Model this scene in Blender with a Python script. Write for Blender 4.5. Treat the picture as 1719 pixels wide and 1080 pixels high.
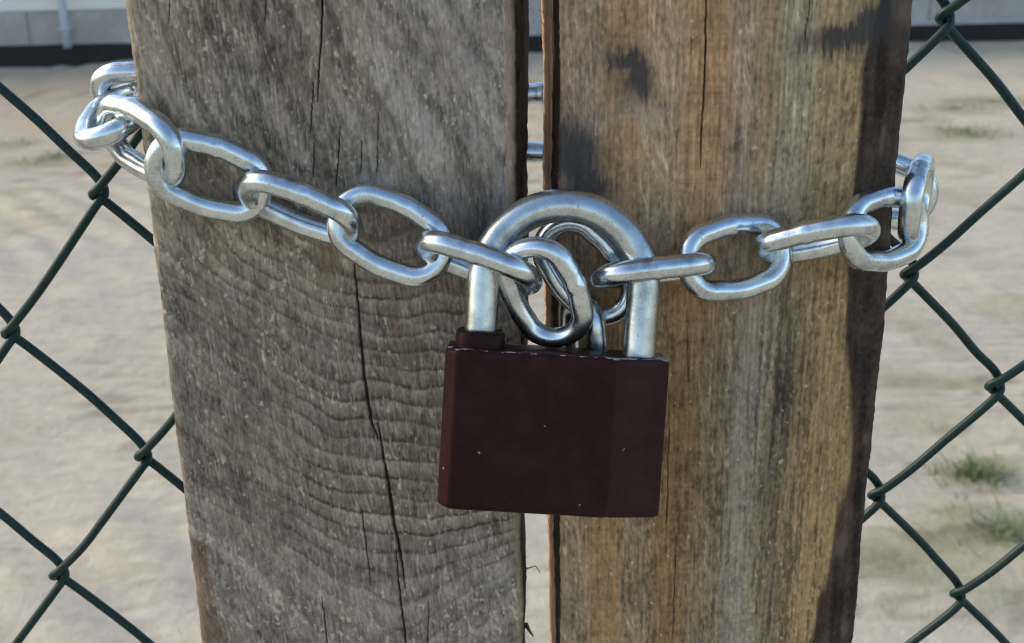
import bpy, bmesh, math, random
import numpy as np
from mathutils import Matrix, Vector

rng = np.random.default_rng(7)
random.seed(7)
scene = bpy.context.scene
for o in list(bpy.data.objects):
    bpy.data.objects.remove(o, do_unlink=True)
COL = scene.collection

# ------------------------------------------------------------------ camera
W, H, F = 1719., 1080., 1977.            # photograph size and focal length in its pixels
PITCH, ROLL = math.radians(19.4), math.radians(1.0)
CAM = np.array([0., -.301, 1.15])        # lens 1.15 m above the sand, 30 cm from the boards
FWD = np.array([0, math.cos(PITCH), -math.sin(PITCH)])
_up = np.array([0, math.sin(PITCH), math.cos(PITCH)]); _rt = np.array([1., 0, 0])
RT = _rt * math.cos(ROLL) - _up * math.sin(ROLL)
UP = _up * math.cos(ROLL) + _rt * math.sin(ROLL)
cam_data = bpy.data.cameras.new('camera')
cam_data.sensor_fit = 'HORIZONTAL'; cam_data.sensor_width = 36
cam_data.lens = 36 * F / W
cam_data.clip_start = .01; cam_data.clip_end = 2000
cam_data.dof.use_dof = True; cam_data.dof.focus_distance = .306; cam_data.dof.aperture_fstop = 30
cam = bpy.data.objects.new('camera', cam_data); COL.objects.link(cam)
m = Matrix.Identity(4)
for i in range(3):
    m[i][0], m[i][1], m[i][2], m[i][3] = RT[i], UP[i], -FWD[i], CAM[i]
cam.matrix_world = m
scene.camera = cam

# ------------------------------------------------------------------ light
SUN_EL, SUN_AZ = math.radians(33), math.atan2(-1., .26)
world = bpy.data.worlds.new('World'); scene.world = world; world.use_nodes = True
wn = world.node_tree.nodes; wl = world.node_tree.links; wn.clear()
sky = wn.new('ShaderNodeTexSky'); sky.sky_type = 'NISHITA'; sky.sun_disc = False
sky.sun_elevation = SUN_EL; sky.sun_rotation = SUN_AZ
sky.air_density = 1.0; sky.dust_density = 1.6; sky.ozone_density = .8
bg = wn.new('ShaderNodeBackground'); bg.inputs[1].default_value = .13
wo = wn.new('ShaderNodeOutputWorld')
wl.new(sky.outputs[0], bg.inputs[0]); wl.new(bg.outputs[0], wo.inputs[0])
sl = bpy.data.lights.new('sun', 'SUN'); sl.energy = 1.2; sl.angle = math.radians(20); sl.color = (1, .84, .64)
sun = bpy.data.objects.new('sun', sl); COL.objects.link(sun)
sd = Vector((math.sin(SUN_AZ) * math.cos(SUN_EL), math.cos(SUN_AZ) * math.cos(SUN_EL), math.sin(SUN_EL)))
sun.rotation_euler = sd.to_track_quat('Z', 'Y').to_euler()
vs = scene.view_settings
vs.view_transform = 'Standard'; vs.look = 'None'; vs.exposure = 1.0; vs.gamma = 1; vs.use_curve_mapping = False
scene.render.engine = 'CYCLES'
scene.cycles.use_denoising = True
scene.cycles.use_adaptive_sampling = False
scene.cycles.pixel_filter_type = 'BLACKMAN_HARRIS'; scene.cycles.filter_width = 1.25
scene.cycles.max_bounces = 6
scene.cycles.diffuse_bounces = 3

# ------------------------------------------------------------------ helpers
def ray(x, y): return FWD + RT * (x - W / 2) / F - UP * (y - H / 2) / F
def at(x, y, Y):                          # the point at depth Y that the photo shows at (x, y)
    r = ray(x, y); return CAM + r * (Y - CAM[1]) / r[1]
def on_ground(x, y, Z=0.):
    r = ray(x, y); return CAM + r * (Z - CAM[2]) / r[2]
def proj(P):
    v = np.asarray(P) - CAM; z = v @ FWD
    return W / 2 + F * (v @ RT) / z, H / 2 - F * (v @ UP) / z
def lin(c):
    c = np.asarray(c, float) / 255.
    return np.where(c <= .04045, c / 12.92, ((c + .055) / 1.055) ** 2.4)
def smooth(a, b, x):
    t = np.clip((x - a) / (b - a), 0, 1); return t * t * (3 - 2 * t)

def mesh_obj(name, verts, faces, mat, parent=None, shade=True):
    me = bpy.data.meshes.new(name)
    me.from_pydata([tuple(v) for v in verts], [], [tuple(f) for f in faces]); me.update()
    return link(name, me, mat, parent, shade)
def link(name, me, mat, parent=None, shade=True):
    if mat is not None and not me.materials: me.materials.append(mat)
    if shade: me.polygons.foreach_set('use_smooth', [True] * len(me.polygons))
    o = bpy.data.objects.new(name, me); COL.objects.link(o)
    if parent: o.parent = parent
    return o
def quad_mesh(name, V, Q):                # fast mesh from numpy quads
    me = bpy.data.meshes.new(name)
    me.vertices.add(len(V)); me.vertices.foreach_set('co', V.astype(np.float32).ravel())
    n = len(Q); me.loops.add(4 * n); me.polygons.add(n)
    me.loops.foreach_set('vertex_index', Q.astype(np.int32).ravel())
    me.polygons.foreach_set('loop_start', np.arange(0, 4 * n, 4, dtype=np.int32))
    try: me.polygons.foreach_set('loop_total', np.full(n, 4, np.int32))
    except Exception: pass
    me.polygons.foreach_set('use_smooth', np.ones(n, bool))
    me.update(calc_edges=True); me.validate()
    return me
def grid_quads(nr, nc, wrap=False):
    i = np.arange(nr - 1)[:, None]; j = np.arange(nc if wrap else nc - 1)[None, :]
    j2 = (j + 1) % nc
    return np.stack([i * nc + j, i * nc + j2, (i + 1) * nc + j2, (i + 1) * nc + j], -1).reshape(-1, 4)
def empty(name, loc, label, cat, group=None):
    o = bpy.data.objects.new(name, None); COL.objects.link(o); o.location = tuple(loc)
    o.empty_display_size = .02
    return tag(o, label, cat, group)
def tag(o, label=None, cat=None, group=None, kind=None):
    if label: o['label'] = label
    if cat: o['category'] = cat
    if group: o['group'] = group
    if kind: o['kind'] = kind
    return o
def tube(path, rad, nside=10, closed=False, cap=True):
    P = np.asarray(path, float); n = len(P)
    rad = np.broadcast_to(np.asarray(rad, float), (n,))
    T = (np.roll(P, -1, 0) - np.roll(P, 1, 0)) if closed else np.gradient(P, axis=0)
    T /= np.linalg.norm(T, axis=1)[:, None]
    N = np.zeros_like(P); a = np.array([0, 0, 1.]) if abs(T[0][2]) < .9 else np.array([1., 0, 0])
    v = np.cross(T[0], a); N[0] = v / np.linalg.norm(v)
    for i in range(1, n):
        v = N[i - 1] - T[i] * (N[i - 1] @ T[i]); N[i] = v / np.linalg.norm(v)
    B = np.cross(T, N)
    th = np.arange(nside) * 2 * math.pi / nside
    V = P[:, None] + rad[:, None, None] * (N[:, None] * np.cos(th)[None, :, None] + B[:, None] * np.sin(th)[None, :, None])
    V = V.reshape(-1, 3); nr = n
    Q = grid_quads(nr, nside, True).tolist()
    if closed:
        b = (nr - 1) * nside
        Q += [[b + j, b + (j + 1) % nside, (j + 1) % nside, j] for j in range(nside)]
    elif cap:
        Q += [list(range(nside))[::-1], list(range((nr - 1) * nside, nr * nside))]
    return V, Q
def catmull(P, k):
    P = np.asarray(P, float); Pe = np.vstack([2 * P[0] - P[1], P, 2 * P[-1] - P[-2]]); out = []
    for i in range(1, len(Pe) - 2):
        a, b, c, d = Pe[i - 1:i + 3]
        for t in np.arange(k) / k:
            out.append(.5 * ((2 * b) + (c - a) * t + (2 * a - 5 * b + 4 * c - d) * t * t + (3 * b - a - 3 * c + d) * t ** 3))
    out.append(P[-1]); return np.array(out)

class Mat:                                 # small node-tree writer
    def __init__(s, name):
        s.m = bpy.data.materials.new(name); s.m.use_nodes = True
        s.n = s.m.node_tree.nodes; s.l = s.m.node_tree.links
        s.b = s.n['Principled BSDF']
    def node(s, t, **kw):
        x = s.n.new(t)
        for k, v in kw.items(): setattr(x, k, v)
        return x
    def put(s, sock, v):
        if hasattr(v, 'is_output'): s.l.new(v, sock)
        else: sock.default_value = v
    def set(s, **kw):
        for k, v in kw.items(): s.put(s.b.inputs[k.replace('_', ' ')], v)
    def coord(s, which='Object', scale=(1, 1, 1)):
        c = s.node('ShaderNodeTexCoord'); mp = s.node('ShaderNodeMapping'); mp.inputs['Scale'].default_value = scale
        s.l.new(c.outputs[which], mp.inputs[0]); return mp.outputs[0]
    def noise(s, vec, scale, detail=4, rough=.55, dist=0):
        x = s.node('ShaderNodeTexNoise'); s.l.new(vec, x.inputs['Vector'])
        x.inputs['Scale'].default_value = scale; x.inputs['Detail'].default_value = detail
        x.inputs['Roughness'].default_value = rough; x.inputs['Distortion'].default_value = dist
        return x.outputs['Fac']
    def ramp(s, f, stops):
        x = s.node('ShaderNodeValToRGB'); s.l.new(f, x.inputs[0]); e = x.color_ramp.elements
        while len(e) < len(stops): e.new(.5)
        for i, (p, c) in enumerate(stops):
            e[i].position = p; e[i].color = (*c, 1) if len(np.atleast_1d(c)) == 3 else (c, c, c, 1)
        return x.outputs[0]
    def mix(s, f, a, b, mode='MIX'):
        x = s.node('ShaderNodeMix', data_type='RGBA', blend_type=mode)
        s.put(x.inputs[0], f); s.put(x.inputs[6], a if hasattr(a, 'is_output') else (*a, 1)); s.put(x.inputs[7], b if hasattr(b, 'is_output') else (*b, 1))
        return x.outputs[2]
    def math(s, op, a, b=0., c=None):
        x = s.node('ShaderNodeMath', operation=op); s.put(x.inputs[0], a); s.put(x.inputs[1], b)
        if c is not None: s.put(x.inputs[2], c)
        return x.outputs[0]
    def bump(s, h, strength, dist):
        x = s.node('ShaderNodeBump'); s.l.new(h, x.inputs['Height'])
        x.inputs['Strength'].default_value = strength; x.inputs['Distance'].default_value = dist
        s.l.new(x.outputs[0], s.b.inputs['Normal']); return x
    def attr(s, name):
        x = s.node('ShaderNodeAttribute'); x.attribute_name = name; return x.outputs['Color'], x.outputs['Fac']

# ------------------------------------------------------------------ materials
def zinc(name, base, rough):
    M = Mat(name); c = M.coord('Object')
    n1 = M.noise(c, 900, 4, .6); n2 = M.noise(c, 160, 5, .6); n3 = M.noise(c, 1600, 2, .5)
    tone = M.ramp(n2, [(.30, tuple(.72 * b for b in base)), (.55, base), (.8, tuple(min(1, 1.10 * b) for b in base))])
    pits = M.ramp(n3, [(.25, .30), (.34, 1.)])
    grime = M.ramp(M.noise(c, 75, 6, .7), [(.33, .55), (.48, .95), (.6, 1.)]); pits = M.mix(1., pits, grime, 'MULTIPLY')
    M.set(Base_Color=M.mix(1., tone, pits, 'MULTIPLY'), Metallic=1.)
    r = M.math('MULTIPLY_ADD', n1, .22, rough - .11); M.set(Roughness=r)
    M.bump(M.math('ADD', M.math('MULTIPLY', n2, 1.), M.math('MULTIPLY', n1, .35)), .07, .0004)
    return M.m
MAT_CHAIN = zinc('zinc_plated_chain', (.70, .76, .78), .25)
MAT_SHACKLE = zinc('steel_shackle', (.60, .64, .635), .29)

def enamel():
    M = Mat('brown_enamel'); c = M.coord('Object')
    n1 = M.noise(c, 260, 4, .6); n2 = M.noise(c, 1500, 3, .6); sp = M.noise(c, 420, 2, .5)
    sc = M.noise(M.coord('Object', (900, 260, 130)), 1.0, 2, .5)
    _, wear = M.attr('wear')
    col = M.ramp(n1, [(.3, (.0195, .0056, .0046)), (.7, (.0265, .0076, .0062))])
    chip = M.math('GREATER_THAN', M.math('ADD', wear, M.math('MULTIPLY', M.noise(c, 210, 5, .68), 1.0)), 1.07)
    spk = M.math('GREATER_THAN', sp, .757)
    scr = M.math('GREATER_THAN', sc, .80)
    dust = M.ramp(M.noise(c, 60, 5, .7), [(.42, 0.), (.75, .045)])
    _, facet_sheen = M.attr('facet_sheen')
    dust = M.math('ADD', dust, M.math('MULTIPLY', facet_sheen, M.ramp(M.noise(c, 140, 5, .7), [(.3, .012), (.7, .045)])))  # reflected brightness painted into the right facet's colour, over the dust
    col = M.mix(dust, col, (.30, .19, .175))  # dust plus the painted sheen of the right facet
    col = M.mix(M.math('MULTIPLY', M.math('MAXIMUM', spk, M.math('MULTIPLY', scr, .35)), .55), col, (.42, .38, .36))
    col = M.mix(chip, col, (.42, .42, .45))
    M.set(Base_Color=col, Roughness=M.math('MULTIPLY_ADD', M.noise(c, 45, 5, .65), .35, .24), Metallic=M.math('MULTIPLY', chip, .6))
    M.b.inputs['Specular IOR Level'].default_value = .10
    M.bump(M.math('SUBTRACT', M.math('MULTIPLY', n2, .35), M.math('MULTIPLY', chip, 1.2)), .25, .0003)
    return M.m
MAT_ENAMEL = enamel()

def wood():
    M = Mat('weathered_wood'); col, _ = M.attr('Col')
    c = M.coord('Object', (1, 1, .22)); f = M.noise(c, 2600, 4, .65); g = M.noise(M.coord('Object'), 1500, 3, .6)
    shade = M.ramp(f, [(.25, .84), (.5, 1.), (.78, 1.14)])
    M.set(Base_Color=M.mix(1., col, shade, 'MULTIPLY'), Roughness=.82)
    M.b.inputs['Specular IOR Level'].default_value = .28
    M.bump(M.math('ADD', f, M.math('MULTIPLY', g, .7)), .35, .0002)
    return M.m
MAT_WOOD = wood()

def fibre():
    M = Mat('wood_fibre'); c = M.coord('Object'); n = M.noise(c, 300, 2)
    M.set(Base_Color=M.ramp(n, [(.3, (.07, .05, .03)), (.7, (.22, .16, .10))]), Roughness=.8); return M.m
MAT_FIBRE = fibre()

def pvc():
    M = Mat('green_pvc_wire'); c = M.coord('Object')
    n = M.noise(c, 70, 4, .6); d = M.noise(c, 500, 4, .65)
    g = M.node('ShaderNodeNewGeometry'); s = M.node('ShaderNodeSeparateXYZ'); M.l.new(g.outputs['Normal'], s.inputs[0])
    dust = M.math('MULTIPLY', M.ramp(s.outputs[2], [(.15, 0.), (.9, 1.)]), M.ramp(n, [(.35, .02), (.75, .25)]))
    col = M.ramp(d, [(.3, (.0035, .022, .0185)), (.7, (.006, .031, .0255))])
    M.b.inputs['Specular IOR Level'].default_value = .30; M.set(Base_Color=M.mix(dust, col, (.17, .165, .13)), Roughness=.45); M.bump(d, .2, .0004); return M.m
MAT_PVC = pvc()

def sand():
    M = Mat('sand'); c = M.coord('Object')
    col, _ = M.attr('Col')
    n = M.noise(c, 30, 6, .65); f = M.noise(c, 240, 4, .6); st = M.noise(M.coord('Object', (1.2, 7, 1)), 4.0, 5, .6)
    sh = M.ramp(n, [(.3, .86), (.5, 1.), (.75, 1.10)]); s2 = M.ramp(st, [(.32, .86), (.52, 1.), (.75, 1.06)])
    a = M.mix(1., col, sh, 'MULTIPLY'); M.set(Base_Color=M.mix(1., a, s2, 'MULTIPLY'), Roughness=.95)
    M.b.inputs['Specular IOR Level'].default_value = .15
    M.bump(M.math('ADD', M.math('ADD', n, M.math('MULTIPLY', f, .35)), M.math('MULTIPLY', st, 1.2)), .7, .02)
    return M.m
MAT_SAND = sand()

def plain(name, stops, scale, rough, bump=.3, dist=.004, spec=.3, stretch=(1, 1, 1)):
    M = Mat(name); c = M.coord('Object', stretch); n = M.noise(c, scale, 6, .62); f = M.noise(c, scale * 9, 3, .6)
    M.set(Base_Color=M.ramp(M.math('MULTIPLY_ADD', f, .3, M.math('MULTIPLY', n, .7)), stops), Roughness=rough)
    M.b.inputs['Specular IOR Level'].default_value = spec
    M.bump(M.math('ADD', n, M.math('MULTIPLY', f, .3)), bump, dist); return M.m
MAT_PLASTER = plain('pale_plaster', [(.3, (.82, .79, .71)), (.7, (.88, .85, .78))], 2.5, .9)
MAT_CONCRETE = plain('grey_concrete', [(.30, (.33, .31, .28)), (.5, (.43, .405, .365)), (.60, (.48, .46, .42)), (.66, (.70, .68, .66))], 3.2, .9)
MAT_BITUMEN = plain('black_bitumen', [(.3, (.010, .011, .012)), (.62, (.018, .019, .021)), (.75, (.07, .07, .075))], 5, .6)
MAT_LEDGE = plain('pale_mortar', [(.3, (.38, .38, .38)), (.7, (.52, .52, .52))], 6, .9)
MAT_PIPE = plain('pale_blue_grey_pipe', [(.3, (.42, .47, .52)), (.7, (.52, .57, .62))], 6, .5)
MAT_GRASS = plain('grass_blades', [(.3, (.10, .14, .055)), (.7, (.21, .25, .11))], 25, .7)
MAT_ROOF = plain('grey_roof_sheet', [(.3, (.16, .16, .17)), (.7, (.22, .22, .23))], 3, .7)

# ------------------------------------------------------------------ setting: sand
def spaced(lo, hi, dlo, dhi, step, far):
    a = list(np.arange(dlo, dhi + step / 2, step)); s = step
    while a[-1] < hi: s *= 1.25; a.append(a[-1] + s)
    s = step
    while a[0] > lo: s *= 1.25; a.insert(0, a[0] - s)
    return np.array(a)
def vnoise(x, y, seed, octaves=4, rough=.5):   # value noise for irregular grids
    out = np.zeros_like(x); amp = 1; tot = 0; r = np.random.default_rng(seed)
    for o in range(octaves):
        T = r.random((64, 64)); xi = np.floor(x).astype(int); yi = np.floor(y).astype(int)
        fx = x - xi; fy = y - yi; fx = fx * fx * (3 - 2 * fx); fy = fy * fy * (3 - 2 * fy)
        g = lambda i, j: T[i % 64, j % 64]
        out += amp * ((g(xi, yi) * (1 - fx) + g(xi + 1, yi) * fx) * (1 - fy) + (g(xi, yi + 1) * (1 - fx) + g(xi + 1, yi + 1) * fx) * fy)
        tot += amp; amp *= rough; x = x * 2.03 + 17.3; y = y * 2.03 + 5.1
    return out / tot
SPOTS = [(1640, 800, 170, .085, .05), (1690, 915, 260, .11, .065), (1625, 222, 50, .22, .06), (1600, 180, 25, .2, .05), (1560, 715, 26, .10, .025),
             (1455, 960, 60, .10, .035), (1560, 995, 24, .08, .025), (1480, 640, 22, .09, .025), (95, 262, 26, .12, .05), (45, 275, 20, .12, .04), (1660, 170, 30, .25, .05),
             (1500, 540, 16, .08, .02), (1590, 870, 24, .08, .022), (1700, 1030, 26, .08, .025), (20, 240, 20, .2, .05), (1570, 925, 24, .08, .02)]
def build_ground():
    xs = spaced(-400, 400, -3.6, 3.6, .028, 0); ys = spaced(-400, 400, 1.0, 6.5, .025, 0)
    X, Y = np.meshgrid(xs, ys)
    near = smooth(14, 9, np.hypot(X, Y - 4))
    base = vnoise(X * .9 + 40, Y * .9 + 40, 1, 4) - .5
    Z = .05 * base * near * smooth(8, 5, Y) - .012 * smooth(4, 7, Y) * smooth(9, 8, Y)
    # wheel ruts and rake lines
    wob = (vnoise(X * .5 + 9, Y * .5 + 30, 2, 3) - .5) * 1.6
    ph = Y * .9 + wob * .8 + X * .10
    rut = np.abs(np.sin(ph * math.pi * 1.7)) ** 3
    m1 = smooth(.42, .66, vnoise(X * .35 + 3, Y * .6 + 8, 3, 3))
    Z += near * .020 * rut * m1
    tread = np.sin((X * .75 + Y * .66 + wob * .35) * 2 * math.pi / .17)
    m2 = smooth(.46, .62, vnoise(X * .7 + 23, Y * .8 + 1, 4, 3)) * smooth(.4, -.4, X)
    Z += near * .0075 * tread * m2
    ripple = vnoise(X * 3 + 3, Y * 13 + 8, 5, 4) - .5
    Z += near * .030 * ripple
    Z += near * .011 * (vnoise(X * 16 + 3, Y * 16 + 8, 6, 3) - .5)
    # sand heaped against the far wall
    Z += smooth(8.3, 9.5, Y - X * .083) * smooth(11, 10, Y) * (.05 * smooth(-3.5, -2.9, X) * smooth(-1.2, -2.2, X) + .02 * (vnoise(X * .8 + 5, Y * 0 + 3, 8, 3) - .3))
    V = np.stack([X, Y, Z], -1).reshape(-1, 3)
    me = quad_mesh('ground', V, grid_quads(len(ys), len(xs)))
    light = lin((217, 210, 188)); tan = lin((208, 193, 166)); grey = lin((206, 201, 186))
    t = np.clip(smooth(3.2, 7.5, Y) * smooth(3.5, -2.5, X) * .9 + (vnoise(X * .8 + 2, Y * 1.4 + 9, 11, 4) - .5) * .8, 0, 1)[..., None]
    c = light * (1 - t) + tan * t
    g = smooth(.5, .7, vnoise(X * 1.6 + 8, Y * 2.6 + 4, 12, 4))[..., None] * .5
    c = c * (1 - g) + grey * g
    b = (smooth(.60, .75, vnoise(X * 2.6 + 1, Y * 5 + 7, 13, 4)) * .22)[..., None]
    c = c * (1 - b) + lin((158, 136, 100)) * b
    gn = (smooth(.58, .72, vnoise(X * 3.4 + 31, Y * 5 + 17, 14, 4)) * smooth(-.2, .8, X) * .30)[..., None]
    c = c * (1 - gn) + lin((142, 146, 104)) * gn
    for px, py, n, rad, h in SPOTS:
        p = on_ground(px, py); q = np.exp(-((X - p[0]) ** 2 + ((Y - p[1]) * 1.3) ** 2) / (rad * 1.1) ** 2) * (.3 + .6 * vnoise(X * 22 + 3, Y * 22 + 9, 15, 3))
        q = np.clip(q * min(1, n / 60 + .3), 0, 1)[..., None]; c = c * (1 - q) + lin((136, 142, 104)) * q
    tw = (smooth(.60, .66, vnoise(X * 9 + 5, Y * 30 + 3, 16, 3)) * smooth(.5, .62, vnoise(X * 1.3 + 15, Y * 1.3 + 3, 17, 3)) * .40)[..., None]
    c = c * (1 - tw) + lin((128, 112, 88)) * tw
    a = me.attributes.new('Col', 'FLOAT_COLOR', 'POINT')
    a.data.foreach_set('color', np.concatenate([c.reshape(-1, 3) * .83, np.ones((X.size, 1))], 1).astype(np.float32).ravel())
    return link('ground', me, MAT_SAND)
tag(build_ground(), 'pale dry sand with wheel tracks', None, None, 'structure')

# far building: bitumen band, concrete plinth, plaster
def box(x0, x1, y0, y1, z0, z1):
    v = [(x, y, z) for z in (z0, z1) for y in (y0, y1) for x in (x0, x1)]
    f = [(0, 2, 3, 1), (4, 5, 7, 6), (0, 1, 5, 4), (2, 6, 7, 3), (0, 4, 6, 2), (1, 3, 7, 5)]
    return v, f
def building():
    a = on_ground(100, 113); b = on_ground(1600, 72)
    ang = math.atan2(b[1] - a[1], b[0] - a[0])
    root = empty('building', (a[0], a[1], 0), 'long pale building with grey plinth and black tar band behind the sandy yard', 'building')
    root.rotation_euler.z = ang
    def Zat(px, py):                       # height of the facade where the photo shows it
        r = ray(px, py); n = np.array([-math.sin(ang), math.cos(ang), 0])
        t = ((a - CAM) @ n) / (r @ n); return CAM[2] + r[2] * t
    zb = Zat(100, 75); zc = Zat(100, 19)
    # bitumen: wavy top edge
    xs = np.linspace(-14, 22, 240)
    top = np.where(xs < 3.2, zb, zb * .86) + (vnoise(xs * 2 + 50, xs * 0 + 2, 21, 4) - .5) * .03
    V = []
    for x, t in zip(xs, top): V += [(x, -.012, -.3), (x, -.012, t), (x, .02, t + .004), (x, .02, -.3)]
    mesh_obj('bitumen_band', np.array(V), grid_quads(len(xs), 4, True), MAT_BITUMEN, root, False)
    v, f = box(-14, 22, .024, .4, -.3, zc - .004)
    pl_ = mesh_obj('plinth', v, f, MAT_CONCRETE, root, False)
    x = -14.; rr = random.Random(9)
    while x < 21.5:
        w = .92; d = rr.uniform(0, .006); v, f = box(x + .007, x + w - .007, .012 - d * .4, .0235, -.29, zc - rr.uniform(0, .012))
        mesh_obj('plinth_panel', v, f, MAT_CONCRETE, pl_, False); x += w
    v, f = box(3.3, 22, -.03, .011, zb * .88, zb * .88 + .035)
    mesh_obj('ledge', v, f, MAT_LEDGE, root, False)
    v, f = box(-14, 22, .05, .5, zc + .002, 2.3); mesh_obj('wall', v, f, MAT_PLASTER, root, False)
    v, f = box(-14.3, 22.3, -.05, 7, 2.302, 2.42); mesh_obj('roof', v, f, MAT_ROOF, root, False)
    p = at(109, 40, 9.25); x = (p[0] - a[0]) / math.cos(ang)
    V, Q = tube([(x, -.055, zb - .02 + i * .2) for i in range(11)], .032, 14)
    dp = mesh_obj('downpipe', V, Q, MAT_PIPE, root)
    for z in (zb + .12, 1.6):
        v, f = box(x - .045, x + .045, -.092, .012, z, z + .02); mesh_obj('bracket', v, f, MAT_PIPE, dp, False)
building()

# grass in the sand
def grass():
    V, Fc = [], []
    for px, py, n, rad, h in SPOTS:
        c = on_ground(px, py)
        for k in range(int(n * 2.2)):
            r = 1.25 * rad * abs(random.gauss(0, .5)); a = random.uniform(0, 2 * math.pi)
            p = np.array([c[0] + r * math.cos(a), c[1] + r * math.sin(a) * .8, -.012])
            lean = random.uniform(0, 2 * math.pi); L = h * random.uniform(.25, .95); s = random.uniform(.5, 1.8) * L
            w = random.uniform(.0012, .0022); d = np.array([math.cos(lean), math.sin(lean), 0]); q = np.array([-d[1], d[0], 0]) * w
            b = len(V)
            V += [p - q, p + q, p + d * s * .4 + np.array([0, 0, L * .7]) - q * .8, p + d * s * .4 + np.array([0, 0, L * .7]) + q * .8, p + d * s + np.array([0, 0, L])]
            Fc += [(b, b + 1, b + 3, b + 2), (b + 2, b + 3, b + 4)]
    return mesh_obj('grass', V, Fc, MAT_GRASS)
tag(grass(), 'sparse green grass blades growing in the sand', 'grass', None, 'stuff')

# ------------------------------------------------------------------ planks
def fnoise(shape, sy, sx, seed, ang=0.):   # gaussian-filtered noise, unit variance; sizes in samples
    r = np.random.default_rng(seed).standard_normal(shape)
    ky = np.fft.fftfreq(shape[0])[:, None]; kx = np.fft.rfftfreq(shape[1])[None, :]
    c, s = math.cos(ang), -math.sin(ang); a = ky * c - kx * s; b = ky * s + kx * c
    g = np.exp(-2 * math.pi ** 2 * ((a * sy) ** 2 + (b * sx) ** 2))
    o = np.fft.irfft2(np.fft.rfft2(r) * g, s=shape); return (o - o.mean()) / o.std()
def crack_field(PX, PY, lines):            # 0..1 depth of hairline cracks drawn as (x, y, half width) polylines
    out = np.zeros_like(PX)
    r = np.random.default_rng(5); yy = np.arange(-800, 2200, 9.); k = np.convolve(r.standard_normal(len(yy)), np.ones(3) / 3, 'same') * .8
    wob = np.interp(PY, yy, k) + .2 * np.interp(PY, np.arange(-800, 2200, 3.), r.standard_normal(1000))
    for L in lines:
        L = np.array(L, float); y = np.clip(PY, L[0, 1], L[-1, 1])
        x = np.interp(y, L[:, 1], L[:, 0]); w = np.interp(y, L[:, 1], L[:, 2]); amp = np.clip(w / .9, 0, 1) ** .8
        inside = (PY >= L[0, 1]) & (PY <= L[-1, 1])
        d = np.abs(PX - x - wob) / np.maximum(w * .92, .85)
        out = np.maximum(out, np.where(inside, amp * np.clip(1.3 - d, 0, 1), 0))
    return out

DZ, DX = .0003, .00025
Z0, Z1 = .885, 1.185                        # finely modelled height range
def rows():
    z = list(np.arange(Z0, Z1, DZ)); s = DZ
    while z[-1] < 1.52: s = min(s * 1.15, .006); z.append(z[-1] + s)
    lo = []; s = DZ; q = Z0
    while q > .06: s = min(s * 1.15, .006); q -= s; lo.append(q)
    return np.array(lo[::-1] + z)
ZR = rows()
NZ = int(round((Z1 - Z0) / DZ))
def rowsample(A):                          # texture rows for every mesh row, mirrored beyond the fine range
    k = np.round((ZR - Z0) / DZ).astype(int); p = 2 * (NZ - 1); k = np.abs(k) % p; k = np.where(k > NZ - 1, p - k, k)
    return A[k]

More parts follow.
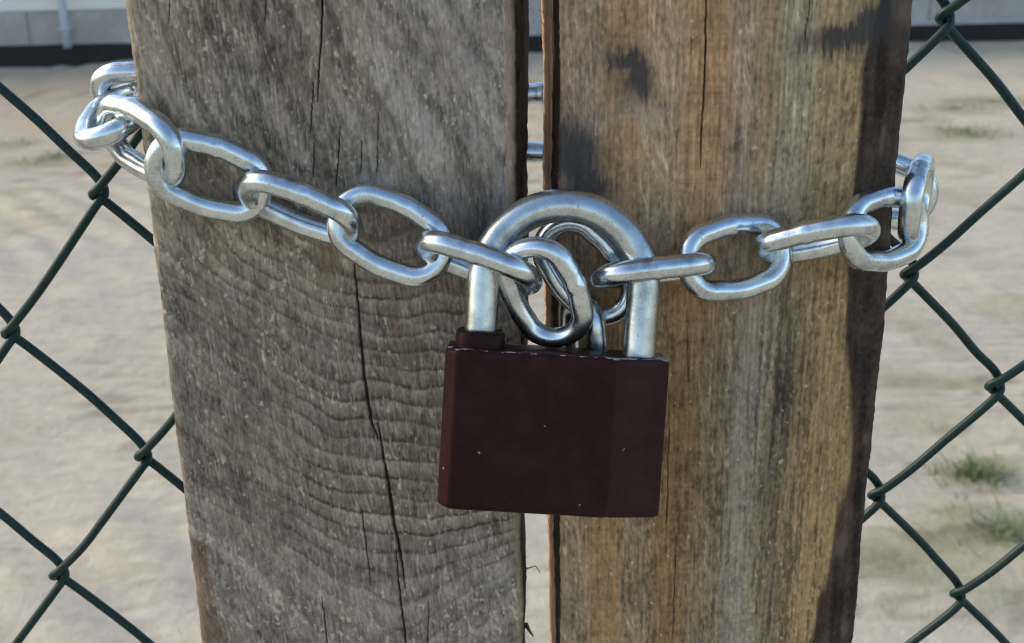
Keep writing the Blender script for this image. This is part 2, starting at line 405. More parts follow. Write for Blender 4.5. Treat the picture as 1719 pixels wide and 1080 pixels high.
def plank(name, xl, xr, xlb, xrb, thick, paint, label):
    """front face xl..xr at depth 0, back face xlb..xrb at depth thick; paint gives relief and colour of the front"""
    nf = int(round((xr - xl) / DX)); xf = np.linspace(xl, xr, nf)
    zg = Z0 + np.arange(NZ) * DZ
    X, Zg = np.meshgrid(xf, zg)
    P = np.stack([X, 0 * X, Zg], -1); PX, PY = proj(P)
    P3 = np.stack([X, 0 * X, 0 * X + 1.087], -1); NX, _ = proj(P3)          # column position at mid-upper height
    hgt, col, edge = paint(X, Zg, PX, PY, NX)
    sh = hgt.shape
    # sides: ns columns each, own colours
    if callable(xlb): xlb = xlb(zg)[:, None]
    if callable(xrb): xrb = xrb(zg)[:, None]
    ns = 26; t = np.linspace(0, 1, ns + 2)[1:-1]
    e = {}
    for sd, seed in (('r', 51), ('l', 61)):
        w = fnoise((NZ, 1), 60, 1, seed)[:, 0] * .00022 + fnoise((NZ, 1), 10, 1, seed + 1)[:, 0] * .00010 + fnoise((NZ, 1), 2, 1, seed + 2)[:, 0] * .00006
        e[sd] = w
    hs = fnoise((NZ, ns), 30, .8, 71) * .00012 + fnoise((NZ, ns), 3, .6, 72) * .00006
    hs2 = fnoise((NZ, ns), 30, .8, 73) * .00012 + fnoise((NZ, ns), 3, .6, 74) * .00006
    rowsets = []
    colr, coll = edge['r'](t, zg), edge['l'](t, zg)
    # rounded arrises eat into the front face
    d_l, d_r = X - xl, xr - X
    rl, rr = edge['round']
    arr = lambda d, r: np.where(d < r, r - np.sqrt(np.maximum(r * r - (r - d) ** 2, 0)), 0)
    y_front = arr(d_l, rl) * .8 + arr(d_r, rr) * .8 - hgt
    wl, wr = e['l'][:, None], e['r'][:, None]
    x_front = X + wr * smooth(.008, 0, d_r) + wl * smooth(.008, 0, d_l)
    yr0 = y_front[:, -1:]; yl0 = y_front[:, :1]
    xr_s = xr + wr + (xrb - xr) * t[None] + hs; yr_s = yr0 + (thick - yr0) * t[None]
    xl_s = xl + wl + (xlb - xl) * (1 - t[None]) - hs2; yl_s = yl0 + (thick - yl0) * (1 - t[None])
    nb = 12; tb = np.linspace(0, 1, nb)
    xb = (xrb + wr) * (1 - tb) + (xlb + wl) * tb; yb = np.full((NZ, nb), thick)
    xx = np.concatenate([xl_s, x_front, xr_s, xb], 1); yy = np.concatenate([yl_s, y_front, yr_s, yb], 1)
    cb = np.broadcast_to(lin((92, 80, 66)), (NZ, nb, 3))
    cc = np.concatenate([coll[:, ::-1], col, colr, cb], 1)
    xx, yy, cc = rowsample(xx), rowsample(yy), rowsample(cc)
    zz = np.broadcast_to(ZR[:, None], xx.shape)
    V = np.stack([xx, yy, zz], -1)
    nr, nc = xx.shape
    Q = grid_quads(nr, nc, True)
    me = quad_mesh(name, V.reshape(-1, 3), Q)
    a = me.attributes.new('Col', 'FLOAT_COLOR', 'POINT')
    a.data.foreach_set('color', np.concatenate([np.clip(cc.reshape(-1, 3), 0, 1), np.ones((nr * nc, 1))], 1).astype(np.float32).ravel())
    # end grain caps
    o = link(name, me, MAT_WOOD)
    tag(o, label, 'plank', 'boards of the gate')
    for r in (0, nr - 1):
        ring = V[r]; n = nc; c = ring.mean(0)
        vv = np.vstack([ring, c]); ff = [(j, (j + 1) % n, n) for j in range(n)]
        mesh_obj('end_grain', vv, ff, MAT_FIBRE, o, False)
    return o

ALB = 1.36                                  # photo tone to surface reflectance
def blend(c, m, col):
    return c * (1 - m[..., None]) + lin(col) * m[..., None]

def paint_left(X, Z, PX, PY, NX):
    sh = X.shape
    # growth rings: a sheared, boxy ellipse that opens upward
    wx = fnoise(sh, 90, 50, 1) * 9 + fnoise(sh, 25, 18, 2) * 3.2; wy = fnoise(sh, 80, 60, 3) * 10 + fnoise(sh, 14, 12, 4) * 3
    x = PX + wx - 330; y = PY + wy + 150
    a = np.array([.42, .91]); a /= np.linalg.norm(a)
    s = x * a[1] - y * a[0]; s = .62 * np.abs(np.where(s > 0, s * .9, s) + 8)
    dx = PX + wx - 655; kk = smooth(780, 980, PY)
    cv = np.where(dx > 0, .0011 + .0022 * kk, .0024 + .0016 * kk)
    t = .80 * np.maximum(PY + wy + cv * dx ** 2 / (1 + np.abs(dx) / 600) - 300, 0)
    n = 2.9
    r = (t ** n + s ** n) ** (1 / n)
    j1 = fnoise(sh, 10, .8, 7); j2 = fnoise(sh, 4, 1.6, 8)
    ph = r / 30. + .22 * fnoise(sh, 50, 30, 5) + .014 * j1 + .022 * j2
    ph = ph + smooth(420, 560, PY) * r * (1 / 26. - 1 / 30.)
    fr = ph - np.floor(ph)
    def along(scale, seed):                # streaks that follow the growth rings
        v = np.convolve(np.random.default_rng(seed).standard_normal(900), [.25, .5, .25], 'same')
        return np.interp(r / scale + 6 + .25 * j1 + .35 * j2, np.arange(900), v)
    g0, g1, g2, g3 = along(22., 44), along(11., 41), along(5., 42), along(2.6, 43)
    late = smooth(.15, .80, fr) * (1 - smooth(.86, 1.0, fr))      # slow rise, sharp fall
    line = smooth(.66, .88, fr) * (1 - smooth(.90, 1.0, fr)) * np.clip(.85 + .28 * fnoise(sh, 14, 20, 9), .2, 1.2)
    rid = np.random.default_rng(3).random(200)[np.clip(np.floor(ph).astype(int), 0, 199)]
    strong = np.clip(.52 + .62 * smooth(520, 640, PX + .25 * (PY - 500)) * smooth(430, 520, PY) * smooth(1010, 850, PY) + .15 * fnoise(sh, 60, 50, 6), .15, 1.1) * (.62 + .5 * rid)
    # fibre noises
    f1 = fnoise(sh, 8, .7, 11, -.06); f2 = fnoise(sh, 26, 1.4, 12, -.04); f3 = fnoise(sh, 3.2, .6, 13, -.2); f4 = fnoise(sh, 1.0, .9, 14); f5 = fnoise(sh, 3.5, 3.0, 17, -.4); f6 = fnoise(sh, 8, 5, 18, -.5)
    big = fnoise(sh, 130, 70, 15); mid = fnoise(sh, 24, 14, 16, -.4)
    base = np.zeros(sh + (3,)) + lin((125, 112, 94))
    base = blend(base, np.clip(.5 + .5 * big, 0, 1) * .5, (100, 90, 78))
    base = blend(base, np.clip(mid * .5, 0, 1) * .45, (86, 76, 64))
    base = blend(base, np.clip(-mid * .5, 0, 1) * .45, (134, 127, 119))
    grey = smooth(560, 760, PX) * smooth(420, 200, PY)
    base = blend(base, grey * .55, (124, 117, 112))
    olive = smooth(380, 520, PY) * smooth(900, 700, PY)
    base = blend(base, olive * .40, (101, 94, 80))
    low = smooth(800, 980, PY); base = blend(base, low * .35, (112, 106, 99))
    # rings
    base = blend(base, np.clip(late * strong * .55, 0, 1), (90, 80, 67))
    base = blend(base, np.clip(line * strong * .82, 0, 1), (56, 49, 40))
    early = (1 - smooth(.0, .35, fr)) * strong
    base = blend(base, np.clip(early * .22, 0, 1), (150, 141, 124))
    up = smooth(560, 380, PY); gain = 1 + .16 * up * g0 + (.13 + .15 * up) * g1 + (.11 + .08 * up) * g2 + .10 * g3 + .06 * f1 + .03 * f2 + .08 * f3 + .10 * f4 + .08 * f5 + .07 * f6
    base *= np.clip(gain, .35, 2.0)[..., None]
    st1 = smooth(.9, 2.6, fnoise(sh, 4.5, .55, 27, -.12)); st2 = smooth(1.1, 2.8, fnoise(sh, 6, .6, 28, .10))
    base = blend(base, np.clip(st1 * .52 + st2 * .34, 0, 1), (156, 148, 132))
    base = blend(base, smooth(1.2, 2.8, fnoise(sh, 5, .6, 29, -.2)) * .55, (56, 48, 39))
    # pale flecks where the surface has flaked
    fl = 1.0 * fnoise(sh, 2.0, 1.1, 21, -.3) + .42 * fnoise(sh, 9, 5, 22, -.45) + .45 * fnoise(sh, .7, .6, 26) + .55 * g1 + .3 * g0
    dens = np.clip(.35 + .95 * smooth(720, 420, PX) * smooth(760, 380, PY) + .35 * smooth(560, 620, PX) * smooth(700, 640, PX) * smooth(330, 230, PY) + .45 * smooth(860, 1000, PY), 0, 1)
    dens *= 1 - .7 * smooth(640, 760, PX) * smooth(420, 250, PY)
    m = smooth(1.75, 3.6, fl + .55 * dens)
    base = blend(base, np.clip(m * .66, 0, 1), (178, 166, 142))
    fl2 = fnoise(sh, 1.5, 1.0, 23); m2 = smooth(2.5, 3.3, fl2 + .35 * dens)
    base = blend(base, m2 * .55, (188, 178, 158))
    # rusty-brown and dark stains
    br = smooth(1.3, 2.4, fnoise(sh, 18, 10, 24, -.5) + .9 * np.exp(-((PX - 545) / 40) ** 2 - ((PY - 560) / 70) ** 2) )
    base = blend(base, br * .35, (112, 88, 70))
    ov = np.exp(-((PX - 628) / 42) ** 2 - ((PY - 205) / 66) ** 2); base = blend(base, ov * .38, (84, 76, 62))
    st = np.exp(-((PX - 805) / 62) ** 2 - ((PY - 372) / 62) ** 2); base = blend(base, np.clip(st * .62, 0, 1), (54, 53, 55))
    st = np.exp(-((PX - 690) / 60) ** 2 - ((PY - 340) / 40) ** 2); base = blend(base, np.clip(st * .35, 0, 1), (74, 71, 70))
    ll = smooth(40, 5, PX - (262 + (PY - 480) * .138) + 8 * f2) * smooth(880, 960, PY); base = blend(base, ll * .55, (104, 78, 54))
    # right arris is fresh, paler wood
    d = NX - NX[:, -1:]
    er = smooth(-17, -9, d + 2.5 * fnoise(sh, 50, 4, 25)); base = blend(base, er * .55, (128, 106, 76))
    cr = crack_field(PX, PY, [
        [(597, 470, 1.6), (605, 560, 2.6), (612, 640, 2.8), (625, 715, 2.2), (634, 738, .8)],
        [(634, 712, .8), (650, 800, 3.0), (660, 870, 3.2), (672, 930, 2.4), (681, 988, .7)],
        [(664, 925, .6), (672, 1000, 1.5), (681, 1080, 2.0), (690, 1200, 1.6)],
        [(536, -120, 1.0), (541, 0, 1.9), (541, 48, 1.9), (536, 112, 1.8), (532, 170, .6)],
        [(526, 136, .5), (521, 222, 1.1)], [(527, 240, .5), (525, 300, 1.0)], [(571, 214, .5), (564, 312, 1.1)], [(607, 236, .4), (605, 290, .9)],
        [(636, 180, .3), (632, 290, .7)], [(445, -60, 1.2), (446, 0, 1.3), (445, 38, .5)], [(606, 852, .4), (613, 907, 1.1), (623, 985, .5)],
        [(541, 1000, .4), (549, 1080, .9), (556, 1180, .8)], [(590, 395, .4), (597, 472, 1.2)], [(286, -60, .8), (284, 40, .5)], [(720, 1010, .3), (716, 1120, .8)]])
    base *= (1 - .86 * np.clip(cr * 1.5, 0, 1))[..., None]
    hgt = .00013 * late * strong - .00005 * line * strong + .00004 * g1 + .00003 * g2 + .00003 * f1 + .00002 * f2 + .00004 * f3 + .00003 * f4 + .00005 * f5 + .00006 * f6 + .00014 * mid + .00008 * m + .00004 * (st1 + st2) + .0002 * big
    hgt -= .0011 * cr
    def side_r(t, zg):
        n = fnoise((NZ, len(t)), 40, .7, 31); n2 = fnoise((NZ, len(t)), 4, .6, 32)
        c = np.zeros((NZ, len(t), 3)) + lin((62, 52, 42)); c *= np.clip(1 + .3 * n + .2 * n2, .3, 2)[..., None]  # shade inside the gap painted into the side colour
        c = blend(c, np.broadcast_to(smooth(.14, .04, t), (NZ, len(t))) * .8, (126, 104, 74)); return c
    def side_l(t, zg):
        n = fnoise((NZ, len(t)), 40, .7, 33); c = np.zeros((NZ, len(t), 3)) + lin((110, 100, 88)); return c * np.clip(1 + .25 * n, .3, 2)[..., None]
    return hgt, base * ALB * 1.06, {'r': side_r, 'l': side_l, 'round': (.0030, .0016)}

def paint_right(X, Z, PX, PY, NX):
    sh = X.shape
    nx = NX + fnoise(sh, 160, 30, 101) * 8 + fnoise(sh, 30, 6, 102) * 3.5 + fnoise(sh, 6, 2, 105) * 2.5
    fz = (170, 150, 124)
    top = [(935, (122, 102, 83)), (985, (128, 110, 91)), (1003, (122, 95, 64)), (1060, (126, 98, 66)), (1072, (133, 112, 87)), (1138, (135, 114, 89)),
           (1146, (137, 105, 71)), (1215, (135, 101, 68)), (1224, (125, 109, 93)), (1252, (126, 110, 95)), (1262, (126, 101, 68)), (1290, (126, 108, 79)),
           (1305, (131, 122, 101)), (1350, (139, 126, 101)), (1368, (145, 122, 87)), (1425, (141, 118, 83)), (1540, (124, 104, 72))]
    bot = [(935, (110, 95, 75)), (985, (128, 111, 91)), (1003, (126, 97, 62)), (1070, (131, 101, 67)), (1078, (128, 111, 89)), (1118, (126, 109, 87)),
           (1128, (126, 97, 60)), (1190, (124, 95, 60)), (1205, (119, 101, 77)), (1245, (121, 103, 79)), (1262, (140, 130, 112)), (1300, (137, 127, 109)),
           (1318, (123, 105, 78)), (1335, (94, 83, 66)), (1365, (98, 86, 66)), (1378, (139, 114, 79)), (1460, (134, 110, 74)), (1540, (114, 94, 64))]
    def ramp(st):
        xs = [p for p, _ in st]; cs = np.array([lin(c) for _, c in st]); cs = cs * .97 + cs @ np.full((3, 3), 1 / 3) * .03
        return np.stack([sum(np.interp(nx + d, xs, cs[:, i]) for d in (-12, -6, 0, 6, 12)) / 5 for i in range(3)], -1)
    k = smooth(250, 720, PY + fnoise(sh, 200, 60, 103) * 40)[..., None]
    base = ramp(top) * (1 - k) + ramp(bot) * k
    x0 = nx; soft = 0
    for d in (-75, -45, -15, 15, 45, 75): nx = np.clip(x0 + d, 940, 1440); soft = soft + (ramp(top) * (1 - k) + ramp(bot) * k) / 6
    nx = x0; base = base * .62 + soft * .38
    def band(a, b, w=9): return smooth(a - w, a + w, nx) * smooth(b + w, b - w, nx)
    fuzz = np.clip(band(930, 992) + band(1072, 1138) + band(1222, 1254) + .5 * band(1300, 1350) + .4 * band(1195, 1245) * k[..., 0], 0, 1)
    fuzz = np.clip(fuzz + .35 * smooth(.4, 1.4, fnoise(sh, 90, 30, 104)) * smooth(1440, 1400, nx), 0, 1)
    sm = np.clip(band(1003, 1064) + band(1146, 1216) + .6 * band(1260, 1288), 0, 1) * (1 - fuzz)
    fa = fnoise(sh, 4.5, .65, 111, -.32); fb = fnoise(sh, 2.2, 1.4, 112, .1); fc = fnoise(sh, 16, 5, 119, -.3); f2 = fnoise(sh, 45, 1.3, 113); f3 = fnoise(sh, 12, .7, 114); f4 = fnoise(sh, 1.3, 1., 115)
    hz = fnoise(sh, .8, 22, 116); hz2 = fnoise(sh, 2.5, 60, 117); big = fnoise(sh, 120, 50, 118)
    strand = smooth(.9, 2.4, fa) * smooth(-.6, .8, fc) + .8 * smooth(1.1, 2.5, fnoise(sh, 3, .6, 106, -.1))
    base = blend(base, np.clip(fuzz * strand * .45, 0, 1), (168, 152, 130))
    base *= np.clip(1 + fuzz * (.07 * fa + .05 * fb + .07 * fc) + .05 * f2 * (1 - .4 * fuzz) + .10 * f3 + .11 * f4 + .07 * fnoise(sh, 3, 2.5, 124) + .07 * fnoise(sh, 9, .7, 127) + .09 * big, .4, 1.8)[..., None]
    base *= np.clip(1 + sm * (-.16 * smooth(.6, 2, hz) + .06 * hz2), .6, 1.3)[..., None]
    # streaks of mould on the right third
    stm = band(1285, 1465, 14); g1 = fnoise(sh, 60, 1.2, 121); g2 = fnoise(sh, 12, .8, 122)
    amt = stm * (.35 + .65 * k[..., 0])
    base = blend(base, np.clip(smooth(.4, 1.9, .75 * g1 + .6 * g2 + .7 * fnoise(sh, 1.6, .7, 125)) * amt * .58, 0, 1), (60, 48, 36))
    bl = band(1328, 1362, 8) * np.exp(-((PY - 690) / 120) ** 4) * smooth(-1.0, 1.0, .6 * g1 + g2 + .8 * fnoise(sh, 1.6, .8, 126))
    base = blend(base, np.clip(bl * .8, 0, 1), (46, 41, 36))
    gb = band(1258, 1300, 10) * smooth(330, 470, PY) ; base = blend(base, gb * np.clip(.16 + .2 * g2, 0, 1), (134, 122, 104))
    sp = smooth(2.2, 3.0, fnoise(sh, 1.4, 1.1, 123) + .4 * amt); base = blend(base, sp * .5, (178, 170, 154))
    # dark brown outer edge
    yb = [-200, 0, 90, 150, 300, 450, 560, 661, 795, 877, 957, 1037, 1080, 1250]; xb = [1490, 1478, 1452, 1440, 1428, 1418, 1417, 1429, 1426, 1410, 1394, 1373, 1362, 1330]
    lim = np.interp(PY, yb, xb) + fnoise(sh, 25, 4, 131) * 3 + fnoise(sh, 100, 8, 132) * 3
    dk = smooth(-6, 5, PX - lim); e1 = fnoise(sh, 40, 2.2, 133); e2 = fnoise(sh, 9, 6, 134)
    dark = np.zeros(sh + (3,)) + lin((52, 44, 37)); dark *= np.clip(1 + .22 * e1 + .2 * e2 + .15 * f4, .35, 2)[..., None]
    dark = blend(dark, smooth(1.0, 2.4, e2 + .5 * e1) * .5, (92, 80, 70))
    rim = np.exp(-((PX - lim - 6) / 9) ** 2) * smooth(480, 640, PY); dark = blend(dark, rim * .25, (76, 50, 36))
    base = base * (1 - dk[..., None]) + dark * dk[..., None]
    # blue-black blots
    w1 = fnoise(sh, 14, 8, 141) * 5 + fnoise(sh, 3, .8, 143) * 3; w2 = fnoise(sh, 14, 8, 142) * 6 + fnoise(sh, 6, .8, 144) * 5
    def blot(cx, cy, sx, sy, tilt=0.):
        u = PX + w1 - cx - tilt * (PY - cy); v = PY + w2 - cy; return np.exp(-((u / sx) ** 2 + (v / sy) ** 2) ** 1.15)
    b = np.maximum(blot(1054, 102, 36, 24), blot(1068, 128, 28, 44)) * .95
    b = np.maximum(b, blot(962, 262, 46, 76, .18) * 1.0); b = np.maximum(b, blot(985, 318, 44, 36))
    b = np.maximum(b, blot(1412, 62, 66, 24, -1.)); b = np.maximum(b, blot(1458, 38, 36, 46, -.6))
    b = np.maximum(b, blot(1392, 80, 30, 18) * .8)
    base = blend(base, np.clip(b * (1.25 + .12 * fa), 0, .92), (46, 46, 47))
    pale = blot(1080, 190, 60, 26) * .35; base = blend(base, pale, (140, 130, 118))
    cr = crack_field(PX, PY, [
        [(1188, -150, 1.5), (1186, 0, 1.8), (1184, 100, 2.0), (1180, 180, 1.9), (1177, 240, 1.3), (1175, 282, .5)],
        [(1168, 308, .2), (1163, 345, .4)], [(1152, 520, .2), (1156, 640, .5)], [(1124, 690, .3), (1120, 850, .8), (1118, 880, .4)],
        [(1135, 895, .3), (1132, 1000, .6), (1128, 1090, .4)], [(1362, -60, .8), (1358, 20, 1.0), (1352, 68, .4)]])
    base *= (1 - .8 * np.clip(cr * 1.4, 0, 1))[..., None]
    hgt = fuzz * (.00002 * fa + .00003 * fb + .00003 * strand + .00007 * fc) + .00006 * f2 + .00004 * f3 + .00002 * f4 + .00012 * big + fuzz * .0001 - .00002 * sm * hz + .00008 * g1 * stm
    hgt -= .0010 * cr + .0004 * dk * (1 + .3 * e2)
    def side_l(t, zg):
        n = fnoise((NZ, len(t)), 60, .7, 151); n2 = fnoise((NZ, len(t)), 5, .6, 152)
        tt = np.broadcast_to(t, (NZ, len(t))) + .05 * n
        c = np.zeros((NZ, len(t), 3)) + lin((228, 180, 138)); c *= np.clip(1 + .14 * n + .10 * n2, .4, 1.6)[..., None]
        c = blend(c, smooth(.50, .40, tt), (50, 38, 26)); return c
    def side_r(t, zg):
        n = fnoise((NZ, len(t)), 40, .7, 153); c = np.zeros((NZ, len(t), 3)) + lin((60, 48, 40)); return c * np.clip(1 + .25 * n, .3, 2)[..., None]
    return hgt, base * ALB * 1.13, {'r': side_r, 'l': side_l, 'round': (.0012, .0022)}

THICK = .022
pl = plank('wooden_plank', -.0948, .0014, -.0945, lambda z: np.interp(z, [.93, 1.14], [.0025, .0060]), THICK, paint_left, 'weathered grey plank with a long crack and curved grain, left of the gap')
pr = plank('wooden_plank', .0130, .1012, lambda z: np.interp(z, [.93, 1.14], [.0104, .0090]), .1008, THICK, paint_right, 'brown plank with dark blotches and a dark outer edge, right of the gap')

# splinters in the gap and stray fibres along the sawn edges
def sliver(P, r0, r1, n=5): return tube(P, np.linspace(r0, r1, len(P)), n)
def splinters():
    a = at(883, 955, .018); b = at(899, 950, .016); c = at(907, 962, .015)
    V, Q = sliver([a, (a + b) / 2, b, (b + c) / 2, c], .00022, .00010); mesh_obj('splinter', V, Q, MAT_FIBRE, pl)
    a = at(882, 1048, .018); b = at(888, 1058, .016); c = at(895, 1069, .015)
    V, Q = sliver([a, b, c], .0009, .0002); mesh_obj('splinter', V, Q, MAT_FIBRE, pl)
    for par, xs, seed in ((pl, ((.0045, .021, 1), (.0014, .0008, 1), (-.0946, .004, -1)), 4), (pr, ((.0130, .001, -1), (.0092, .021, -1), (.1010, .003, 1)), 5)):
        r = random.Random(seed); V, Q = [], []
        for k in range(150):
            x, y, s = xs[r.randrange(3)]; z = r.uniform(.92, 1.15); L = r.uniform(.0006, .0032)
            if x == .0045: x = np.interp(z, [.93, 1.14], [.0025, .0060])
            if x == .0092: x = np.interp(z, [.93, 1.14], [.0104, .0090])
            p = np.array([x - s * .0005, y + r.uniform(-.0006, .0006), z])
            d = np.array([s * r.uniform(.15, .75), r.uniform(-.4, .2), r.choice((-1, 1)) * r.uniform(.5, 1)]); d /= np.linalg.norm(d)
            q = p + d * L * .5 + np.array([0, 0, r.uniform(-.0003, .0003)]); e = p + d * L + np.array([s * r.uniform(-.0002, .0005), 0, 0])
            v, f = sliver([p, q, e], r.uniform(.00006, .00012), .00003, 3); b = len(V); V += list(v); Q += [[i + b for i in ff] for ff in f]
        tag(mesh_obj('edge_fibres', V, Q, MAT_FIBRE, par), kind='stuff')
splinters()

# ------------------------------------------------------------------ chain-link fence
def fence(side, cols, zref, period, Y, lean, label):
    root = empty('chain_link_fence', (side * .117, Y, .3), label, 'fence', 'wire mesh beside the boards')
    r = .00136; e = .0016
    for k, (ca, cb, odd) in enumerate(cols):          # ca < cb: knot columns the wire runs between
        zs = []; n = 0
        lo, hi = .22, 1.42
        # vertices alternate left/right every half period; left column phase:
        za = zref + (period / 2 if odd else 0)
        i0 = math.ceil((hi - za) / period)
        pts = []; z = za + i0 * period; left = True
        rr = random.Random(int(1000 * ca) + 77 * side)
        while z > lo:
            jx, jz = rr.uniform(-.0004, .0004), rr.uniform(-.0007, .0007)
            if left:   # "/" arrives in front, "\" leaves behind
                pts += [(ca - e + .0034 + jx, -.0021, z + .0032 + jz), (ca - e + jx, -.0004, z + jz), (ca - e + .0030 + jx, .0019, z - .0030 + jz)]
                pts += [(ca + (cb - ca) * .50, .0021, z - period * .225), (ca + (cb - ca) * .78, .0021, z - period * .355)]
            else:
                pts += [(cb + e - .0022 + jx, .0019, z + .0042 + jz), (cb + e + jx, .0006, z + jz - .0004), (cb + e - .0026 + jx, -.0019, z - .0040 + jz)]
                pts += [(ca + (cb - ca) * .55, -.0022, z - period * .245), (ca + (cb - ca) * .30, -.0022, z - period * .362)]
            left = not left; z -= period / 2
        P = catmull(np.array(pts), 6); P[:, 0] += (P[:, 2] - zref) * lean
        V, Q = tube(P + np.array([0, Y, 0]) - np.array(root.location), r, 9)
        mesh_obj('wire', V, Q, MAT_PVC, root)
    return root
HL, HR = .0332, .0316
colsL = [(-.1176 - HL * k, -.1176 - HL * (k - 1), k % 2) for k in range(0, 16)]
fence(-1, colsL, 1.0745, .0835, .030, -.031, 'dark green wire mesh to the left of the grey plank')
colsR = [(.1169 + HR * k, .1169 + HR * (k + 1), k % 2) for k in range(-1, 15)]
fence(1, colsR, 1.0465, .0730, .030, .047, 'dark green wire mesh to the right of the brown plank')

# ------------------------------------------------------------------ chain
WR = .0029; LC = .0298; RC = .0076          # wire radius, end-to-end centre length, bend radius
def link_mesh(seed):
    r = random.Random(seed); st = LC / 2 - RC; pts = []; rad = []
    ns, na = 12, 18
    for i in range(na + 1):
        a = -math.pi / 2 + math.pi * i / na; pts.append((st + RC * math.cos(a), RC * math.sin(a), 0))
    for i in range(1, ns): pts.append((st - 2 * st * i / ns, RC + .0008 * math.sin(math.pi * i / ns), 0))
    for i in range(na + 1):
        a = math.pi / 2 + math.pi * i / na; pts.append((-st + RC * math.cos(a), RC * math.sin(a), 0))
    for i in range(1, ns): pts.append((-st + 2 * st * i / ns, -RC - .0008 * math.sin(math.pi * i / ns), 0))
    P = np.array(pts); n = len(P)
    ang = np.arange(n) / n * 2 * math.pi
    rad = WR * (1 + .004 * np.sin(ang * 3 + r.random() * 6) + .002 * np.sin(ang * 7 + r.random() * 6))
    wx = r.uniform(-.001, .001); d = np.where(P[:, 1] > RC * 1.0, np.abs(P[:, 0] - wx), 1)
    rad = rad * (1 + .08 * np.exp(-(d / .0006) ** 2) - .04 * np.exp(-((d - .0026) / .0012) ** 2))
    P[:, 2] += .00025 * np.sin(ang + r.random() * 6); P[:, 1] *= r.uniform(.98, 1.02)
    V, Q = tube(P, rad, 24, True)
    me = bpy.data.meshes.new('link'); me.from_pydata([tuple(v) for v in V], [], Q); me.update(); return me
LINKS = [link_mesh(s) for s in (1, 2, 3, 4)]
chain = empty('chain', at(656, 395, -.005), 'shiny zinc-plated steel chain wrapped round both planks through the padlock', 'chain')
chain_inv = Matrix.Translation(-chain.location)
cnt = [0]
def put_link(A, B, phi, wdir=None, least=.93):
    """A, B: 3-D centres of the wire at the two ends; phi 0 = flat to the viewer, 90 = edge on"""
    A, B = np.array(A), np.array(B); c = (A + B) / 2; ax = B - A; L = np.linalg.norm(ax); ax /= L
    v = CAM - c; v /= np.linalg.norm(v)
    n1 = np.cross(v, ax); n1 /= np.linalg.norm(n1)
    n2 = np.cross(ax, n1)                               # towards the viewer
    if n1[2] < 0: n1 = -n1
    p = math.radians(phi); w = n1 * math.cos(p) + n2 * math.sin(p) if np.dot(n2, v) > 0 else n1 * math.cos(p) - n2 * math.sin(p)
    if wdir:
        w = RT * wdir[0] - UP * wdir[1]; w -= ax * (w @ ax); w /= np.linalg.norm(w)
    k = np.cross(ax, w); f = min(1, max(least, L / LC))
    M = Matrix.Identity(4)
    for i in range(3): M[i][0], M[i][1], M[i][2], M[i][3] = ax[i] * f, w[i], k[i], c[i]
    o = bpy.data.objects.new('link', LINKS[cnt[0] % 4]); COL.objects.link(o); o.parent = chain
    if not LINKS[cnt[0] % 4].materials:
        LINKS[cnt[0] % 4].materials.append(MAT_CHAIN); LINKS[cnt[0] % 4].polygons.foreach_set('use_smooth', [True] * len(LINKS[cnt[0] % 4].polygons))
    o.matrix_basis = chain_inv @ M; cnt[0] += 1
    return o
front = [  # (x, y, depth) of both ends, roll, direction of the link's width where it points along the view
    ('B', (180, 227, .001), (206, 160, .027), 0, (105, -45)),
    ('C', (182, 214, .009), (297, 261, -.0105), 40),
    ('D', (262, 266, -.0072), (442, 326, -.0055), 24),
    ('E', (414, 317, -.0095), (592, 383, -.0095), 64),
    ('F', (571, 353, -.0065), (741, 437, -.0085), 6),
    ('G', (713, 414, -.0130), (893, 472, -.0170), 74),
    ('H', (884, 416, -.0200), (944, 566, -.0185), 22, None, .78),
    ('I', (940, 398, -.0045), (1030, 508, -.0080), 12),
    ('K', (976, 500, -.0070), (984, 676, -.0075), 66),
    ('J', (1010, 467, -.0160), (1182, 444, -.0120), 86),
    ('M', (1156, 447, -.0130), (1311, 418, -.0045), 5),
    ('N', (1296, 420, -.0070), (1440, 386, -.0150), 74),
    ('O', (1413, 396, -.0130), (1552, 374, .0090), 10),
    ('P', (1529, 362, -.0010), (1547, 306, .0190), 80, None, .74),
]
for nm, a, b, phi, *wd in front:
    put_link(at(*a), at(*b), phi, *wd)
# the run behind the planks, from the bend on the left to the bend on the right
A0 = at(170, 152, .0290); G0 = at(905, 207, .030) ; Q1 = at(1556, 336, .0290)
Rl, Rr = np.array([-.006, .0300, G0[2] + .0004]), np.array([.0238, .0300, G0[2] - .0004])
def run(P0, P1, n, first):
    for k in range(n):
        t = k / n; s = P0 + (P1 - P0) * t; d = (P1 - P0); d /= np.linalg.norm(d)
        put_link(s, s + d * LC, (46 if k == 0 else 62) if (k + first) % 2 == 0 else 4)
run(A0, Rl, 5, 0)
put_link(Rl, Rr, 0)
d = (Q1 - Rr); d /= np.linalg.norm(d)
for k in range(4):
    e = Q1 - d * .0236 * (3 - k); put_link(e - d * LC, e, 62 if k % 2 == 0 else 6)

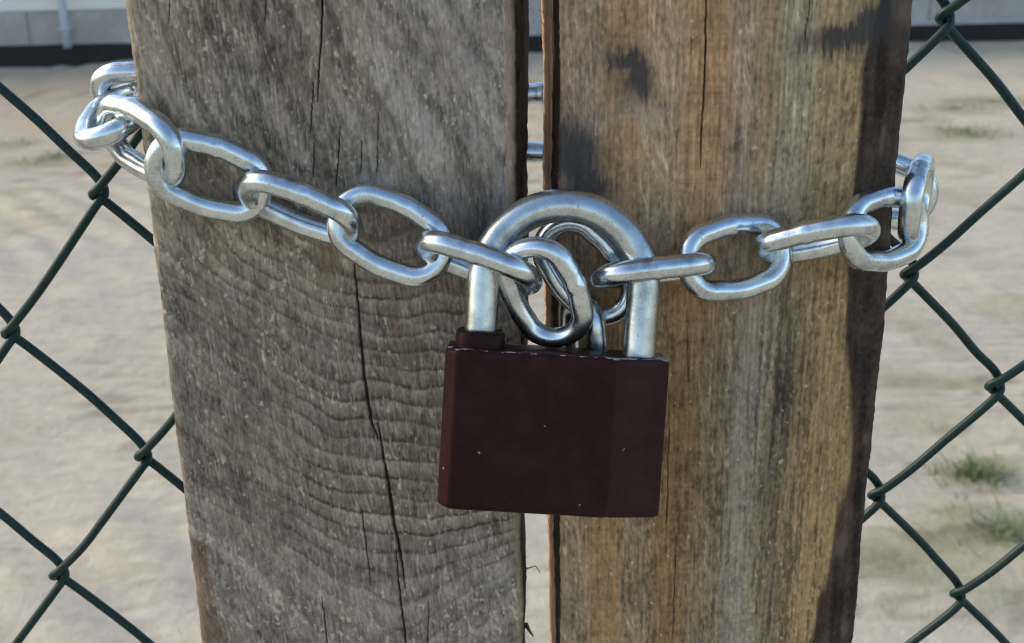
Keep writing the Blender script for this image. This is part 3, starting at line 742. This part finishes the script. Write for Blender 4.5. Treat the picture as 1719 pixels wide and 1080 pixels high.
# ------------------------------------------------------------------ padlock
def padlock():
    root = empty('padlock', (0, 0, 0), 'dark brown padlock with steel shackle hanging from the chain', 'padlock')
    alpha, roll = math.radians(14), math.radians(4.4)
    o = at(938, 597, -.0310)               # middle of the front top edge
    R = Matrix.Rotation(-alpha, 4, 'X') @ Matrix.Rotation(roll, 4, 'Y')
    T = .0100                              # half thickness
    wid, hgt = .0280, .0402
    root.matrix_world = Matrix.Translation(Vector(o)) @ R @ Matrix.Translation((0, T, 0))
    # body: cross-section with chamfered left arris and a slightly turned right facet, rounded rim
    sec = [(-wid, 1.0 * T), (-wid, -.62 * T), (-wid + .0004, -.72 * T), (-wid + .0026, -.985 * T), (-wid + .0033, -T), (.0140, -T), (.0148, -.995 * T),
           (wid - .0012, -.66 * T), (wid - .0002, -.60 * T), (wid, -.50 * T), (wid, 1.0 * T)]
    # densify
    S = []
    for i in range(len(sec)):
        a, b = np.array(sec[i]), np.array(sec[(i + 1) % len(sec)]); n = max(1, int(np.linalg.norm(b - a) / .0006))
        S += [a + (b - a) * k / n for k in range(n)]
    S = np.array(S); zs = [0] + list(-np.array([.00025, .0006, .0010])) + list(np.arange(-.0016, -hgt + .0016, -.0007)) + [-hgt + .0011, -hgt + .0006, -hgt + .00025, -hgt]
    ins = [.0006, .00025, .00007, 0] + [0] * (len(zs) - 8) + [0, .00012, .0004, .0009]
    cen = np.array([0, 0]); V = []; wear = []
    nS = len(S)
    for z, i in zip(zs, ins):
        f = 1 - i / np.array([wid, T]); ring = S * f
        for q in ring:
            x = q[0] * (1 - .012 * 0); V.append((x, q[1], z))
            e = math.exp(-abs(z) / .0010) * .56 + math.exp(-abs(z + hgt) / .0007) * .50
            corner = math.exp(-((q[0] + wid) ** 2 + (z + hgt) ** 2) / .0022 ** 2) * .5
            e += corner + .35 * math.exp(-abs(q[0] - wid) / .0005) * (q[1] < 0) + .18 * math.exp(-abs(q[0] + wid - .0030) / .0004) * (q[1] < -.8 * T) + .40 * math.exp(-abs(q[0] - .0144) / .0005) * (q[1] < 0)
            wear.append(e)
    Q = [list(q) for q in grid_quads(len(zs), nS, True)]
    b = len(V); V.append((0, 0, 0)); wear.append(0); V.append((0, 0, -hgt)); wear.append(0); L0 = (len(zs) - 1) * nS
    Q += [[(j + 1) % nS, j, b] for j in range(nS)] + [[L0 + j, L0 + (j + 1) % nS, b + 1] for j in range(nS)]
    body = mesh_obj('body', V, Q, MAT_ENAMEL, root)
    facet_sheen = [1. if (v[0] > .0146 and v[1] < -.4 * T) else 0. for v in V]  # right facet, tinted paler in place of reflected light
    a = body.data.attributes.new('facet_sheen', 'FLOAT', 'POINT'); a.data.foreach_set('value', np.array(facet_sheen, np.float32))
    a = body.data.attributes.new('wear', 'FLOAT', 'POINT'); a.data.foreach_set('value', np.array(wear, np.float32))
    # shackle
    sr, leg = .0042, .0202; xc = .0006; zc = .0166
    pts = [(xc - leg, 0, z) for z in np.linspace(-.004, zc, 14)]
    pts += [(xc - leg * math.cos(t), 0, zc + leg * 1.0 * math.sin(t)) for t in np.linspace(0, math.pi, 40)[1:-1]]
    pts += [(xc + leg, 0, z) for z in np.linspace(zc, -.004, 14)]
    V, Q = tube(np.array(pts), sr, 28)
    mesh_obj('shackle', V, Q, MAT_SHACKLE, root)
    # raised collar round the left leg
    bm = bmesh.new()
    n = 32; V = []; prof = [(0, -.0005), (0, .0032), (-.00025, .0039), (-.0007, .0042), (-.0010, .00425)]
    for dr, z in prof:
        for k in range(n):
            t = 2 * math.pi * k / n; c, s = math.cos(t), math.sin(t); p = 3.2
            q = (abs(c) ** p + abs(s) ** p) ** (-1 / p)
            V.append((xc - leg + (.0063 + dr) * c * q, (.0070 + dr) * s * q, z))
    for k in range(n):
        t = 2 * math.pi * k / n; V.append((xc - leg + (.0045) * math.cos(t), .0045 * math.sin(t), .0042))
    for k in range(n):
        t = 2 * math.pi * k / n; V.append((xc - leg + (.0045) * math.cos(t), .0045 * math.sin(t), .0010))
    bm.free()
    c = mesh_obj('collar', V, grid_quads(len(prof) + 2, n, True), MAT_ENAMEL, root)
    return root
padlock()
